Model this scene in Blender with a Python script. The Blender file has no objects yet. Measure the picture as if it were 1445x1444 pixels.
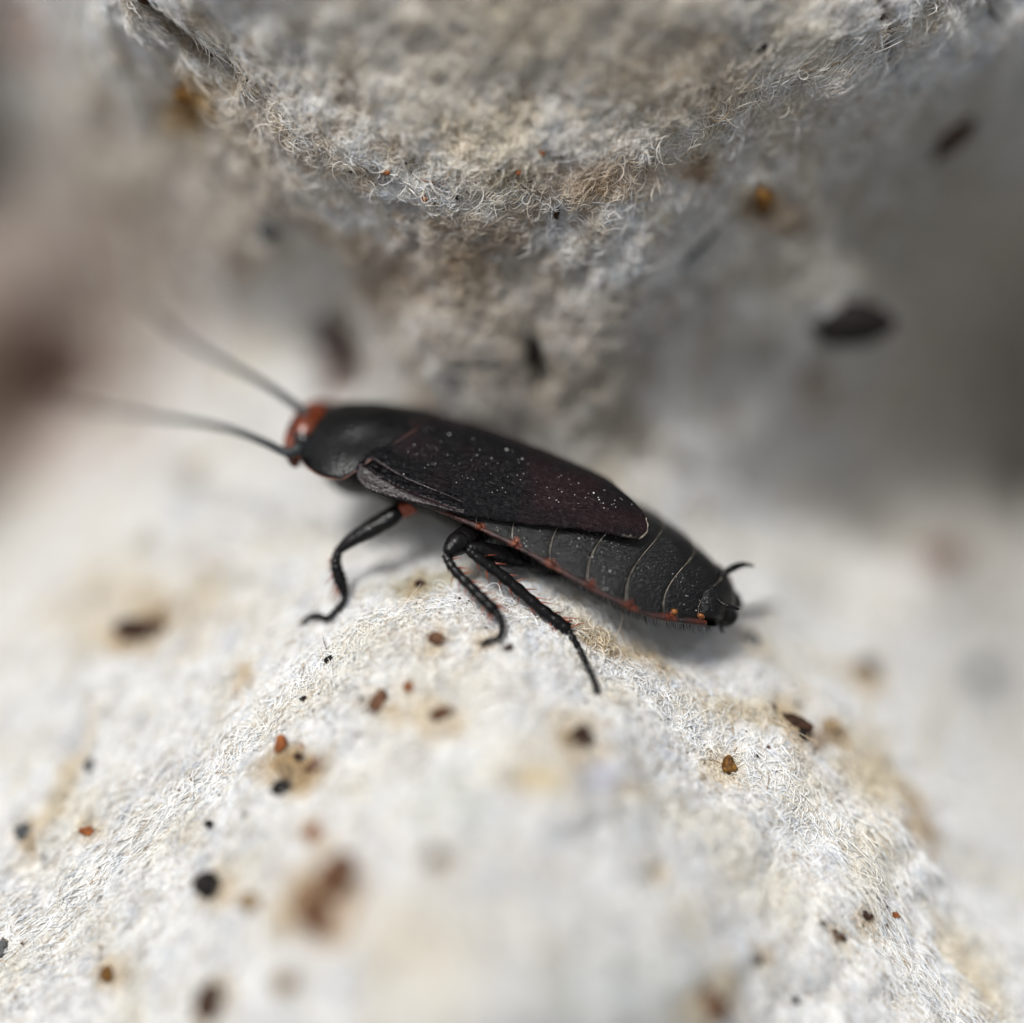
import bpy, bmesh, math, random
import numpy as np
from mathutils import Vector, Matrix

# units: 1 Blender unit = 1 mm
random.seed(7)
RNG = np.random.default_rng(7)
scene = bpy.context.scene
COL = scene.collection

# ------------------------------------------------------------------ camera
FOV = math.radians(50)
F = 722.5 / math.tan(FOV / 2)           # focal length in pixels of the 1445 px photograph
PITCH = math.radians(40)                 # the camera looks 50 degrees down
RC = np.array(Matrix.Rotation(PITCH, 3, 'X'))
LOOK = RC @ np.array([0, 0, -1.0])
CAMPOS = -31.0 * LOOK + np.array([0, 0, 30.0])
FOCUS = 31.25
cd = bpy.data.cameras.new('camera')
cam = bpy.data.objects.new('camera', cd); COL.objects.link(cam)
cd.sensor_width = 36; cd.sensor_fit = 'HORIZONTAL'
cd.angle = FOV
cd.clip_start = 0.5; cd.clip_end = 5000
cam.matrix_world = Matrix.Translation(CAMPOS) @ Matrix.Rotation(PITCH, 4, 'X')
cd.dof.use_dof = True
cd.dof.focus_distance = FOCUS
cd.dof.aperture_fstop = (cd.lens / 1000) / 5.0     # an opening 5.0 mm across
cd.dof.aperture_blades = 0
scene.camera = cam

# ------------------------------------------------------------------ light
TO_SUN = RC @ np.array([-0.32, 0.60, 0.74])
TO_SUN /= np.linalg.norm(TO_SUN)
elev = math.asin(TO_SUN[2]); azim = math.atan2(TO_SUN[0], TO_SUN[1])
world = bpy.data.worlds.new('World'); scene.world = world
world.use_nodes = True
wn = world.node_tree.nodes; wl = world.node_tree.links
sky = wn.new('ShaderNodeTexSky'); sky.sky_type = 'NISHITA'; sky.sun_disc = False
sky.sun_elevation = elev; sky.sun_rotation = azim
sky.dust_density = 4.0; sky.air_density = 1.0; sky.ozone_density = 0.5
hs_ = wn.new('ShaderNodeHueSaturation'); hs_.inputs['Saturation'].default_value = 0.2   # a milky, hazy sky
wl.new(sky.outputs[0], hs_.inputs['Color']); wl.new(hs_.outputs[0], wn['Background'].inputs[0])
wn['Background'].inputs[1].default_value = 0.12
sd = bpy.data.lights.new('sun', 'SUN'); sun = bpy.data.objects.new('sun', sd); COL.objects.link(sun)
sd.energy = 2.7; sd.angle = math.radians(14); sd.color = (1.0, 0.99, 0.965)
sun.rotation_mode = 'QUATERNION'
sun.rotation_quaternion = Vector(TO_SUN).to_track_quat('Z', 'Y')
scene.view_settings.view_transform = 'Standard'
scene.view_settings.look = 'None'
scene.view_settings.exposure = 0.28
scene.view_settings.gamma = 1.0
scene.cycles.max_bounces = 6
scene.cycles.use_denoising = True

# ------------------------------------------------------------------ helpers
def P(px, py, d):
    """the world point seen at (px, py) of the photograph at distance d along the view axis"""
    px = np.asarray(px, float); py = np.asarray(py, float); d = np.asarray(d, float)
    v = np.stack([(px - 722.5) / F * d, -(py - 722.0) / F * d, -d + 0 * px], -1)
    return v @ RC.T + CAMPOS

def tag(o, label=None, cat=None, group=None, kind=None):
    if label: o['label'] = label
    if cat: o['category'] = cat
    if group: o['group'] = group
    if kind: o['kind'] = kind
    return o

def mesh_obj(name, verts, faces, mats, parent=None, smooth=True, midx=None):
    me = bpy.data.meshes.new(name)
    me.from_pydata([tuple(map(float, v)) for v in verts], [], faces)
    if not isinstance(mats, (list, tuple)): mats = [mats]
    for m in mats: me.materials.append(m)
    if smooth: me.polygons.foreach_set('use_smooth', [True] * len(me.polygons))
    if midx is not None: me.polygons.foreach_set('material_index', midx)
    me.update()
    o = bpy.data.objects.new(name, me); COL.objects.link(o)
    if parent: o.parent = parent
    return o

def hash3(ix, iy, iz, seed):
    h = (ix.astype(np.int64) * 374761393 + iy.astype(np.int64) * 668265263 + iz.astype(np.int64) * 2147483647 + seed * 974711) & 0xffffffff
    h = ((h ^ (h >> 13)) * 1274126177) & 0xffffffff
    h = ((h ^ (h >> 16)) * 2246822519) & 0xffffffff
    return ((h ^ (h >> 15)) & 0xffff) / 65535.0

def noise3(p, scale, seed=0):
    q = p * scale
    i = np.floor(q).astype(np.int64); f = q - i; f = f * f * (3 - 2 * f)
    r = 0
    for dx in (0, 1):
        for dy in (0, 1):
            for dz in (0, 1):
                w = (f[..., 0] if dx else 1 - f[..., 0]) * (f[..., 1] if dy else 1 - f[..., 1]) * (f[..., 2] if dz else 1 - f[..., 2])
                r = r + w * hash3(i[..., 0] + dx, i[..., 1] + dy, i[..., 2] + dz, seed)
    return r - 0.5

def catmull(pts, n):
    """smooth curve through the points, n samples per span"""
    p = [np.asarray(q, float) for q in pts]
    p = [2 * p[0] - p[1]] + p + [2 * p[-1] - p[-2]]
    out = []
    for k in range(1, len(p) - 2):
        for j in range(n):
            t = j / n
            out.append(0.5 * (2 * p[k] + (p[k + 1] - p[k - 1]) * t + (2 * p[k - 1] - 5 * p[k] + 4 * p[k + 1] - p[k + 2]) * t * t
                              + (3 * p[k] - p[k - 1] - 3 * p[k + 1] + p[k + 2]) * t ** 3))
    out.append(p[-2])
    return np.array(out)

def tube_data(pts, radii, sides=10, flat=1.0, flatdir=None, caps=True):
    pts = np.asarray(pts, float); n = len(pts)
    T = np.gradient(pts, axis=0); T /= np.linalg.norm(T, axis=1)[:, None] + 1e-12
    ref = np.array([0.3, 0.2, 0.93]) if flatdir is None else np.asarray(flatdir, float)
    verts = []; faces = []
    prev = None
    for k in range(n):
        a = ref if (flatdir is not None or prev is None) else prev
        b = np.cross(T[k], a); b /= np.linalg.norm(b) + 1e-9
        c = np.cross(b, T[k]); prev = c
        for s in range(sides):
            th = 2 * math.pi * s / sides
            verts.append(pts[k] + radii[k] * (math.cos(th) * b + math.sin(th) * c * flat))
    for k in range(n - 1):
        for s in range(sides):
            s2 = (s + 1) % sides
            faces.append((k * sides + s, k * sides + s2, (k + 1) * sides + s2, (k + 1) * sides + s))
    if caps:
        verts.append(pts[0] - T[0] * radii[0] * 0.6); verts.append(pts[-1] + T[-1] * radii[-1] * 0.6)
        i0 = len(verts) - 2; i1 = len(verts) - 1
        for s in range(sides):
            s2 = (s + 1) % sides
            faces.append((i0, s2, s)); faces.append((i1, (n - 1) * sides + s, (n - 1) * sides + s2))
    return verts, faces

def join_data(parts):
    V = []; Fc = []
    for v, f in parts:
        b = len(V); V.extend(v); Fc.extend([tuple(i + b for i in q) for q in f])
    return V, Fc

# ------------------------------------------------------------------ materials
def new_mat(name):
    m = bpy.data.materials.new(name); m.use_nodes = True
    nt = m.node_tree; b = nt.nodes['Principled BSDF']
    return m, nt, b

def nd(nt, typ, **kw):
    n = nt.nodes.new(typ)
    for k, v in kw.items():
        if k in n.inputs: n.inputs[k].default_value = v
        else: setattr(n, k, v)
    return n

def ramp(nt, fac, stops):
    r = nt.nodes.new('ShaderNodeValToRGB')
    els = r.color_ramp.elements
    while len(els) < len(stops): els.new(0.5)
    for e, (p, c) in zip(els, stops):
        e.position = p; e.color = (*c, 1) if len(c) == 3 else c
    nt.links.new(fac, r.inputs[0])
    return r

def coords(nt, scale=(1, 1, 1), space='Object'):
    tc = nt.nodes.new('ShaderNodeTexCoord'); mp = nt.nodes.new('ShaderNodeMapping')
    mp.inputs['Scale'].default_value = scale
    nt.links.new(tc.outputs[space], mp.inputs[0])
    return mp.outputs[0]

def bump_of(nt, b, height, strength, dist, prev=None):
    bp = nt.nodes.new('ShaderNodeBump'); bp.inputs['Strength'].default_value = strength; bp.inputs['Distance'].default_value = dist
    nt.links.new(height, bp.inputs['Height'])
    if prev: nt.links.new(prev, bp.inputs['Normal'])
    nt.links.new(bp.outputs[0], b.inputs['Normal'])
    return bp.outputs[0]

def chitin(name, c0, c1, rough=0.4, scale=3.0, bump=0.25, bscale=18.0, bdist=0.03, coat=0.0, speck=False, stretch=(1, 1, 1), spec=0.5):
    m, nt, b = new_mat(name)
    co = coords(nt, stretch)
    n1 = nd(nt, 'ShaderNodeTexNoise', Scale=scale, Detail=6.0); nt.links.new(co, n1.inputs[0])
    r = ramp(nt, n1.outputs[0], [(0.35, c0), (0.65, c1)])
    n2 = nd(nt, 'ShaderNodeTexNoise', Scale=bscale, Detail=5.0); nt.links.new(co, n2.inputs[0])
    col = r.outputs[0]
    if speck:
        v = nd(nt, 'ShaderNodeTexVoronoi', Scale=5.5); nt.links.new(coords(nt), v.inputs[0])
        sr = ramp(nt, v.outputs['Distance'], [(0.05, (1, 1, 1)), (0.09, (0, 0, 0))])
        sp = nd(nt, 'ShaderNodeSeparateColor'); nt.links.new(v.outputs['Color'], sp.inputs[0])
        gt = nd(nt, 'ShaderNodeMath', operation='GREATER_THAN'); gt.inputs[1].default_value = 0.5; nt.links.new(sp.outputs[0], gt.inputs[0])
        mu = nd(nt, 'ShaderNodeMath', operation='MULTIPLY'); nt.links.new(sr.outputs[0], mu.inputs[0]); nt.links.new(gt.outputs[0], mu.inputs[1])
        mx = nd(nt, 'ShaderNodeMix', data_type='RGBA'); nt.links.new(mu.outputs[0], mx.inputs[0])
        nt.links.new(col, mx.inputs[6]); mx.inputs[7].default_value = (0.28, 0.27, 0.25, 1)
        col = mx.outputs[2]
    nt.links.new(col, b.inputs['Base Color'])
    rr = ramp(nt, n2.outputs[0], [(0.3, (rough * 0.75,) * 3), (0.7, (min(1, rough * 1.3),) * 3)])
    nt.links.new(rr.outputs[0], b.inputs['Roughness'])
    b.inputs['Specular IOR Level'].default_value = spec
    b.inputs['Coat Weight'].default_value = coat; b.inputs['Coat Roughness'].default_value = 0.12
    bump_of(nt, b, n2.outputs[0], bump, bdist)
    return m

M_BLACK = chitin('black_chitin', (0.003, 0.003, 0.003), (0.007, 0.006, 0.006), rough=0.42, bscale=16, bump=0.5, bdist=0.04, spec=0.22)
M_TERG = chitin('tergite_chitin', (0.0015, 0.0015, 0.002), (0.0035, 0.0035, 0.0035), rough=0.17, bscale=20, bump=1.0, bdist=0.06, speck=True, stretch=(0.6, 1, 1), spec=0.32)
M_PRON = chitin('pronotum_chitin', (0.003, 0.0035, 0.004), (0.007, 0.007, 0.007), rough=0.20, bscale=11, bump=0.6, bdist=0.03, spec=0.13)
M_LEG = chitin('leg_chitin', (0.002, 0.002, 0.0025), (0.006, 0.005, 0.005), rough=0.20, bscale=7, bump=0.8, bdist=0.05, spec=0.20)
M_HEAD = chitin('red_brown_chitin', (0.030, 0.006, 0.003), (0.16, 0.030, 0.006), rough=0.22, bscale=6, bump=0.1)
M_EYE = chitin('eye_black', (0.004, 0.003, 0.003), (0.01, 0.01, 0.01), rough=0.12, bump=0.02)
M_MARGIN = chitin('dark_red_margin', (0.008, 0.003, 0.0025), (0.055, 0.009, 0.005), rough=0.35, scale=3.6, bscale=14, bump=0.8)
M_SPOT = chitin('orange_red_spot', (0.05, 0.008, 0.004), (0.34, 0.055, 0.014), rough=0.28, scale=4.5, bscale=14, bump=0.7)
M_AMBER = chitin('amber_spot', (0.08, 0.02, 0.004), (0.26, 0.10, 0.02), rough=0.25, scale=9, bump=0.4)
M_PALE = chitin('pale_membrane', (0.05, 0.035, 0.028), (0.36, 0.32, 0.26), rough=0.4, scale=3.5)
M_RIM = chitin('orange_rim', (0.012, 0.005, 0.003), (0.20, 0.06, 0.025), rough=0.35)
M_SPINE = chitin('red_spine', (0.16, 0.03, 0.012), (0.26, 0.06, 0.02), rough=0.3, bump=0.05)
M_ANT = chitin('antenna_grey', (0.010, 0.013, 0.014), (0.025, 0.030, 0.031), rough=0.6, bscale=12)
M_DUST = chitin('white_dust', (0.5, 0.5, 0.48), (0.75, 0.74, 0.70), rough=0.5, bump=0.1)

def tinted(m, strength=1.0):
    nt = m.node_tree; b = nt.nodes['Principled BSDF']
    at = nd(nt, 'ShaderNodeAttribute', attribute_name='tint')
    n = nd(nt, 'ShaderNodeTexNoise', Scale=6.0, Detail=4.0); nt.links.new(coords(nt), n.inputs[0])
    rd = ramp(nt, n.outputs[0], [(0.35, (0.022, 0.004, 0.002)), (0.50, (0.13, 0.018, 0.004)), (0.66, (0.36, 0.09, 0.025))])
    src = b.inputs['Base Color'].links[0].from_socket
    mx = nd(nt, 'ShaderNodeMix', data_type='RGBA'); nt.links.new(at.outputs['Fac'], mx.inputs[0]); nt.links.new(src, mx.inputs[6]); nt.links.new(rd.outputs[0], mx.inputs[7])
    nt.links.new(mx.outputs[2], b.inputs['Base Color'])
    return m
tinted(M_TERG)
M_EDGE = tinted(chitin('edge_chitin', (0.004, 0.003, 0.003), (0.030, 0.007, 0.005), rough=0.35, scale=3.6, bscale=16, bump=0.9, bdist=0.05, spec=0.4))

def wing_material():
    m, nt, b = new_mat('wing_membrane')
    co = coords(nt)
    n1 = nd(nt, 'ShaderNodeTexNoise', Scale=0.45, Detail=3.0); nt.links.new(co, n1.inputs[0])
    r = ramp(nt, n1.outputs[0], [(0.42, (0.004, 0.004, 0.005)), (0.66, (0.018, 0.007, 0.009))])
    # crinkled vein relief running along the wing
    wco = coords(nt, (1.7, 3.0, 1.0))
    nw = nd(nt, 'ShaderNodeTexNoise', Scale=4.0, Detail=5.0, Roughness=0.6, Distortion=1.2); nt.links.new(wco, nw.inputs[0])
    vco = coords(nt, (0.35, 1.0, 0.2))
    wv = nd(nt, 'ShaderNodeTexWave', Scale=3.4, Distortion=3.5, Detail=3.0); wv.bands_direction = 'Y'
    wv.inputs['Detail Scale'].default_value = 2.5
    nt.links.new(vco, wv.inputs[0])
    v2 = nd(nt, 'ShaderNodeTexVoronoi', Scale=9.0, feature='DISTANCE_TO_EDGE'); nt.links.new(coords(nt, (0.6, 1.2, 1)), v2.inputs[0])
    col = r.outputs[0]
    crest = ramp(nt, nw.outputs[0], [(0.58, (0, 0, 0)), (0.74, (1, 1, 1))])
    mx = nd(nt, 'ShaderNodeMix', data_type='RGBA'); nt.links.new(crest.outputs[0], mx.inputs[0]); nt.links.new(col, mx.inputs[6])
    mx.inputs[7].default_value = (0.045, 0.038, 0.040, 1)
    nt.links.new(mx.outputs[2], b.inputs['Base Color'])
    b.inputs['Roughness'].default_value = 0.27
    b.inputs['Specular IOR Level'].default_value = 0.15
    p = bump_of(nt, b, nw.outputs[0], 1.0, 0.13)
    p = bump_of(nt, b, wv.outputs['Fac'], 0.6, 0.08, p)
    bump_of(nt, b, v2.outputs['Distance'], 0.3, 0.03, p)
    return m
M_WING = wing_material()
M_LOBE = chitin('wing_front_lobe', (0.006, 0.004, 0.005), (0.022, 0.012, 0.014), rough=0.26, scale=7.0, bscale=9, bump=0.8, bdist=0.06, stretch=(0.7, 1.6, 1), spec=0.28)

def pulp_material():
    m, nt, b = new_mat('moulded_pulp')
    at = nd(nt, 'ShaderNodeAttribute', attribute_name='stain_shade')
    co = coords(nt)
    n1 = nd(nt, 'ShaderNodeTexNoise', Scale=0.9, Detail=8.0, Roughness=0.65); nt.links.new(co, n1.inputs[0])
    r = ramp(nt, n1.outputs[0], [(0.33, (0.34, 0.315, 0.28)), (0.5, (0.50, 0.49, 0.47)), (0.68, (0.60, 0.60, 0.59))])
    n2 = nd(nt, 'ShaderNodeTexNoise', Scale=5.0, Detail=6.0, Roughness=0.7); nt.links.new(co, n2.inputs[0])
    r2 = ramp(nt, n2.outputs[0], [(0.30, (0.55, 0.50, 0.43)), (0.48, (1, 1, 1))])
    mm = nd(nt, 'ShaderNodeMix', data_type='RGBA', blend_type='MULTIPLY'); mm.inputs[0].default_value = 0.8
    nt.links.new(r.outputs[0], mm.inputs[6]); nt.links.new(r2.outputs[0], mm.inputs[7])
    mx = nd(nt, 'ShaderNodeMix', data_type='RGBA', blend_type='MULTIPLY'); mx.inputs[0].default_value = 1.0
    nt.links.new(mm.outputs[2], mx.inputs[6]); nt.links.new(at.outputs['Color'], mx.inputs[7])
    nt.links.new(mx.outputs[2], b.inputs['Base Color'])
    b.inputs['Roughness'].default_value = 0.9; b.inputs['Specular IOR Level'].default_value = 0.2
    n3 = nd(nt, 'ShaderNodeTexNoise', Scale=14.0, Detail=5.0); nt.links.new(co, n3.inputs[0])
    bump_of(nt, b, n3.outputs[0], 0.6, 0.06)
    return m
M_PULP = pulp_material()

def fibre_material():
    m, nt, b = new_mat('paper_fibre')
    hi = nt.nodes.new('ShaderNodeHairInfo')
    r = ramp(nt, hi.outputs['Random'], [(0.0, (0.12, 0.08, 0.05)), (0.02, (0.42, 0.32, 0.21)), (0.08, (0.60, 0.55, 0.47)), (0.20, (0.74, 0.73, 0.70)),
                                        (0.60, (0.82, 0.82, 0.81)), (0.88, (0.70, 0.73, 0.77)), (0.985, (0.42, 0.46, 0.52))])
    at = nd(nt, 'ShaderNodeAttribute', attribute_name='stain_shade')
    mx = nd(nt, 'ShaderNodeMix', data_type='RGBA', blend_type='MULTIPLY'); mx.inputs[0].default_value = 1.0
    nt.links.new(r.outputs[0], mx.inputs[6]); nt.links.new(at.outputs['Color'], mx.inputs[7])
    nt.links.new(mx.outputs[2], b.inputs['Base Color'])
    b.inputs['Roughness'].default_value = 0.6; b.inputs['Specular IOR Level'].default_value = 0.35
    return m
M_FIBRE = fibre_material()

def crumb_mat(name, c0, c1, rough=0.7):
    return chitin(name, c0, c1, rough=rough, scale=6.0, bscale=9.0, bump=0.9, bdist=0.08, spec=0.18)
M_CR_BLACK = crumb_mat('crumb_black', (0.003, 0.003, 0.003), (0.014, 0.010, 0.008), 0.6)
M_CR_DARK = crumb_mat('crumb_dark_brown', (0.012, 0.006, 0.004), (0.06, 0.028, 0.015))
M_CR_BROWN = crumb_mat('crumb_brown', (0.06, 0.026, 0.014), (0.15, 0.075, 0.04))
M_CR_RUST = crumb_mat('crumb_rust', (0.10, 0.03, 0.010), (0.30, 0.10, 0.03))
M_CR_TAN = crumb_mat('crumb_tan', (0.16, 0.11, 0.06), (0.30, 0.22, 0.13))
M_CR_AMBER = crumb_mat('crumb_amber', (0.04, 0.014, 0.004), (0.26, 0.13, 0.028), 0.45)
M_CR_GREY = crumb_mat('crumb_grey', (0.04, 0.045, 0.05), (0.12, 0.12, 0.12))

# ------------------------------------------------------------------ the moulded pulp sheet
CTRL = [
 # in-focus line round the near dome
 (0,1330,31.2),(150,1230,31.2),(300,1100,31.2),(420,960,31.3),(520,870,31.5),(600,858,31.2),(720,860,31.1),(820,905,31.0),
 (900,960,31.0),(1000,1070,31.1),(1120,1150,31.2),(1250,1300,31.2),(1370,1444,31.3),(850,975,30.6),
 # near dome
 (690,905,30.5),(600,960,30.2),(700,1010,29.4),(600,1200,27.0),(700,1444,25.0),(400,1444,27.2),(400,1250,28.5),(290,1250,29.7),(150,1444,29.4),
 (1000,1400,28.3),(820,1100,28.4),(860,1300,27.4),(1125,1410,30.0),(1000,1200,29.7),(100,1350,30.7),(500,1080,29.4),(760,1200,27.6),
 # beyond it, left
 (100,900,37),(200,1000,34.2),(250,700,40),(50,1120,34),(0,1000,38),(0,850,43),(0,700,52),(0,550,54),(0,380,53),(100,560,58),(120,700,47),
 (0,200,54),(100,150,42),(0,60,46),(200,300,43),(200,500,49),(330,420,42),(400,560,41),(300,600,43),
 (380,320,35.5),(260,140,34),(440,880,32.7),(400,760,37),(500,760,35.2),(560,790,34),(300,880,35.2),(420,680,39),
 # upper cone
 (180,0,31.4),(260,50,31.4),(400,180,31.4),(500,250,31.4),(640,292,31.3),(800,290,31.3),(950,200,31.3),(1100,130,31.3),(1250,60,31.3),(1330,0,31.4),
 (600,0,29.1),(750,110,30.0),(800,0,29.0),(480,80,29.8),(960,50,29.7),(640,200,30.6),(1150,0,30.3),(380,40,29.8),
 # saddle
 (620,370,32.8),(750,380,32.9),(900,360,32.8),(700,480,33.8),(600,480,34.1),(860,480,34.0),(710,590,35.2),(615,560,35.2),(850,560,35.1),(620,680,36.6),(760,700,36.2),(650,760,34.3),
 (480,480,39.5),(490,600,39.5),(920,640,37.3),(760,790,33.2),(850,860,32.0),(820,790,34.2),
 # right
 (1075,270,33.6),(990,350,34.3),(1340,190,36.5),(1445,60,34.5),(1445,220,41),(1200,460,37.4),(1110,470,37.6),(1350,400,47),(1020,500,38.5),(960,680,37.4),(1100,740,43.5),(1300,650,51),(1445,560,60),
 (1330,790,45),(1060,905,33.9),(1220,950,38),(1380,940,45.5),(1130,1030,32.1),(1290,1160,33.6),(1445,1200,40.5),(1445,1380,33.8),(1445,800,51),(1200,340,36.6),
 (1000,850,35.4),(930,905,33.6),(900,800,35.4),(1080,850,36.0),(1150,860,40.5),(1445,1000,49),
 # outside the picture
 (-400,1800,30),(300,1850,30.9),(800,1850,30),(1300,1850,32),(1900,1850,34),(-400,1200,37),(-450,700,38),(-450,300,38),(-400,-100,44),(-400,-450,36),
 (150,-420,30),(700,-450,27.4),(1250,-430,29),(1900,-450,37),(1900,0,46),(1900,450,37),(1900,850,38),(1900,1300,44),(-250,1500,30.8),(1700,1600,35),
]
CTRL = np.array(CTRL, float)
CTRL[:, 2] = np.where(CTRL[:, 2] < 31.0, 31.0 + (CTRL[:, 2] - 31.0) * 1.3, CTRL[:, 2])

def tps_fit(c, lam):
    x = c[:, :2] / 700.0; y = np.log(c[:, 2])
    n = len(x)
    d = np.linalg.norm(x[:, None] - x[None], axis=2)
    K = np.where(d > 0, d * d * np.log(d + 1e-12), 0) + lam * np.eye(n)
    Pm = np.hstack([np.ones((n, 1)), x])
    A = np.block([[K, Pm], [Pm.T, np.zeros((3, 3))]])
    w = np.linalg.solve(A, np.concatenate([y, np.zeros(3)]))
    return x, w
TX, TW = tps_fit(CTRL, 0.0006)

def tps(px, py):
    px = np.asarray(px, float); py = np.asarray(py, float)
    shp = px.shape
    q = np.stack([px.ravel(), py.ravel()], 1) / 700.0
    out = np.empty(len(q))
    for s in range(0, len(q), 20000):
        qq = q[s:s + 20000]
        d2 = ((qq[:, None] - TX[None]) ** 2).sum(2) + 1e-12
        out[s:s + 20000] = (0.5 * d2 * np.log(d2)) @ TW[:len(TX)] + TW[len(TX)] + qq @ TW[len(TX) + 1:]
    return np.exp(out).reshape(shp)

NG = 820
U0, U1 = -420.0, 1870.0
gu = np.linspace(U0, U1, NG)
cg = np.linspace(U0, U1, 230)
CX, CY = np.meshgrid(cg, cg)
CD = tps(CX, CY)
def bilin(grid, n, px, py):
    fx = (np.asarray(px, float) - U0) / (U1 - U0) * (n - 1); fy = (np.asarray(py, float) - U0) / (U1 - U0) * (n - 1)
    fx = np.clip(fx, 0, n - 1.001); fy = np.clip(fy, 0, n - 1.001)
    ix = fx.astype(int); iy = fy.astype(int); tx = fx - ix; ty = fy - iy
    if grid.ndim == 3: tx = tx[..., None]; ty = ty[..., None]
    return (grid[iy, ix] * (1 - tx) * (1 - ty) + grid[iy, ix + 1] * tx * (1 - ty) + grid[iy + 1, ix] * (1 - tx) * ty + grid[iy + 1, ix + 1] * tx * ty)
GX, GY = np.meshgrid(gu, gu)
GD = bilin(CD, 230, GX, GY)
G = P(GX, GY, GD)
def grid_normals(G):
    du = np.gradient(G, axis=1); dv = np.gradient(G, axis=0)
    n = np.cross(dv, du); n /= np.linalg.norm(n, axis=2)[..., None] + 1e-12
    s = np.sign(((CAMPOS - G) * n).sum(2))[..., None]
    return n * np.where(s == 0, 1, s)
GN = grid_normals(G)
# felted lumps, pits and crumpled relief
hgt = 0.38 * noise3(G, 0.45, 1) + 0.30 * noise3(G, 1.1, 2) + 0.17 * noise3(G, 2.6, 3) + 0.10 * noise3(G, 6.0, 4)
hgt -= 0.35 * np.clip(noise3(G, 1.4, 5) - 0.24, 0, 1) * 3
near_roach = np.exp(-(((GX - 700) / 330) ** 2 + ((GY - 850) / 190) ** 2))
hgt *= (1 - 0.55 * near_roach)
neck_ = np.exp(-(((GX - 745) / 190) ** 4 + ((GY - 450) / 140) ** 4))
hgt += neck_ * (0.20 * noise3(G * np.array([1.6, 0.7, 0.7]), 1.6, 6) + 0.15 * noise3(G, 4.0, 7))
# crevices: (px, py, half length, half width, angle, depth)
CREV = [(758, 520, 36, 13, 80, 2.4), (474, 505, 36, 18, 75, 2.6), (240, 40, 75, 9, 38, 0.6), (1253, 45, 48, 6, 78, 0.8), (545, 262, 26, 9, 25, 0.5), (690, 640, 30, 8, 85, 0.5)]
for (x, y, a, b_, an, dp) in CREV:
    c, s = math.cos(math.radians(an)), math.sin(math.radians(an))
    uu = (GX - x) * c + (GY - y) * s; vv = -(GX - x) * s + (GY - y) * c
    hgt -= dp * np.exp(-(uu / a) ** 2 - (vv / b_) ** 2)
G = G + GN * hgt[..., None]
GN2 = grid_normals(G)

# pulp colour: stains, darker patches, and shade painted into recesses: (px, py, rx, ry, angle, rgb multiplier)
STAIN_SHADE = [
 (860,905,80,16,28,(0.74,0.62,0.45)), (1060,1005,80,16,12,(0.80,0.72,0.58)), (1150,1035,36,16,20,(0.62,0.50,0.38)),
 (1290,1160,24,44,-20,(0.66,0.55,0.42)), (470,1270,38,70,25,(0.74,0.62,0.52)), (415,1080,45,35,0,(0.72,0.6,0.42)),
 (745,1105,50,18,0,(0.98,0.86,0.62)), (840,1100,30,18,0,(0.84,0.86,0.98)), (1010,690,70,40,0,(0.93,0.93,0.95)),
 (30,400,250,180,10,(0.58,0.50,0.46)), (-10,560,150,110,0,(0.86,0.72,0.66)), (20,40,60,60,0,(0.75,0.64,0.6)), (100,545,60,36,-10,(0.75,0.66,0.62)),  # first entry: wide grey-brown darkening over the left hollow
 (80,1130,20,110,28,(0.88,0.78,0.62)), (200,860,120,60,0,(0.90,0.83,0.72)), (750,500,215,175,0,(0.66,0.61,0.55)),  # last entry: the neck's grey-brown tone and painted shade together
 (620,380,120,60,0,(0.88,0.82,0.76)), (560,520,60,110,0,(0.92,0.9,0.88)), (640,560,16,60,0,(0.7,0.7,0.72)), (720,560,16,60,0,(0.66,0.66,0.68)),
 (870,250,90,26,-6,(0.88,0.78,0.68)), (990,245,30,22,40,(0.72,0.58,0.46)), (950,110,110,60,0,(0.92,0.88,0.82)), (720,60,420,200,0,(0.97,0.91,0.82)), (280,240,220,160,20,(0.93,0.87,0.80)), (1150,330,200,150,0,(0.90,0.88,0.84)),
 (270,150,26,34,60,(0.62,0.48,0.26)), (740,250,28,18,0,(0.55,0.52,0.46)), (1380,400,240,200,0,(0.74,0.72,0.68)), (1400,660,220,160,0,(0.82,0.80,0.77)),  # the two wide entries paint the shade of the right hollow
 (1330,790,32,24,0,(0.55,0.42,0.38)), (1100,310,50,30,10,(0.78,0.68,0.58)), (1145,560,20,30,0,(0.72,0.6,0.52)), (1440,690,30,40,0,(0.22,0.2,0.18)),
 (1360,1350,14,80,-38,(0.93,0.87,0.76)), (1220,1080,40,60,-30,(0.84,0.76,0.62)), (620,820,70,14,-10,(0.66,0.62,0.50)),
 (290,780,40,24,0,(0.88,0.86,0.84)), (270,670,26,18,0,(0.66,0.63,0.6)), (215,770,24,16,0,(0.68,0.66,0.62)), (345,815,24,18,0,(0.74,0.72,0.66)),
 (965,655,16,14,0,(0.7,0.7,0.7)), (240,45,90,12,38,(0.35,0.30,0.24)), (1253,45,52,8,78,(0.35,0.25,0.18)), (760,522,32,17,80,(0.16,0.15,0.15)), (472,500,64,30,80,(0.38,0.28,0.25)),  # last four entries paint shade into the crevices
 (640,1150,60,60,0,(0.93,0.94,0.92)), (880,1400,120,60,0,(0.93,0.95,0.95)), (590,1310,120,50,0,(0.94,0.92,0.88)),
]
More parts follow.
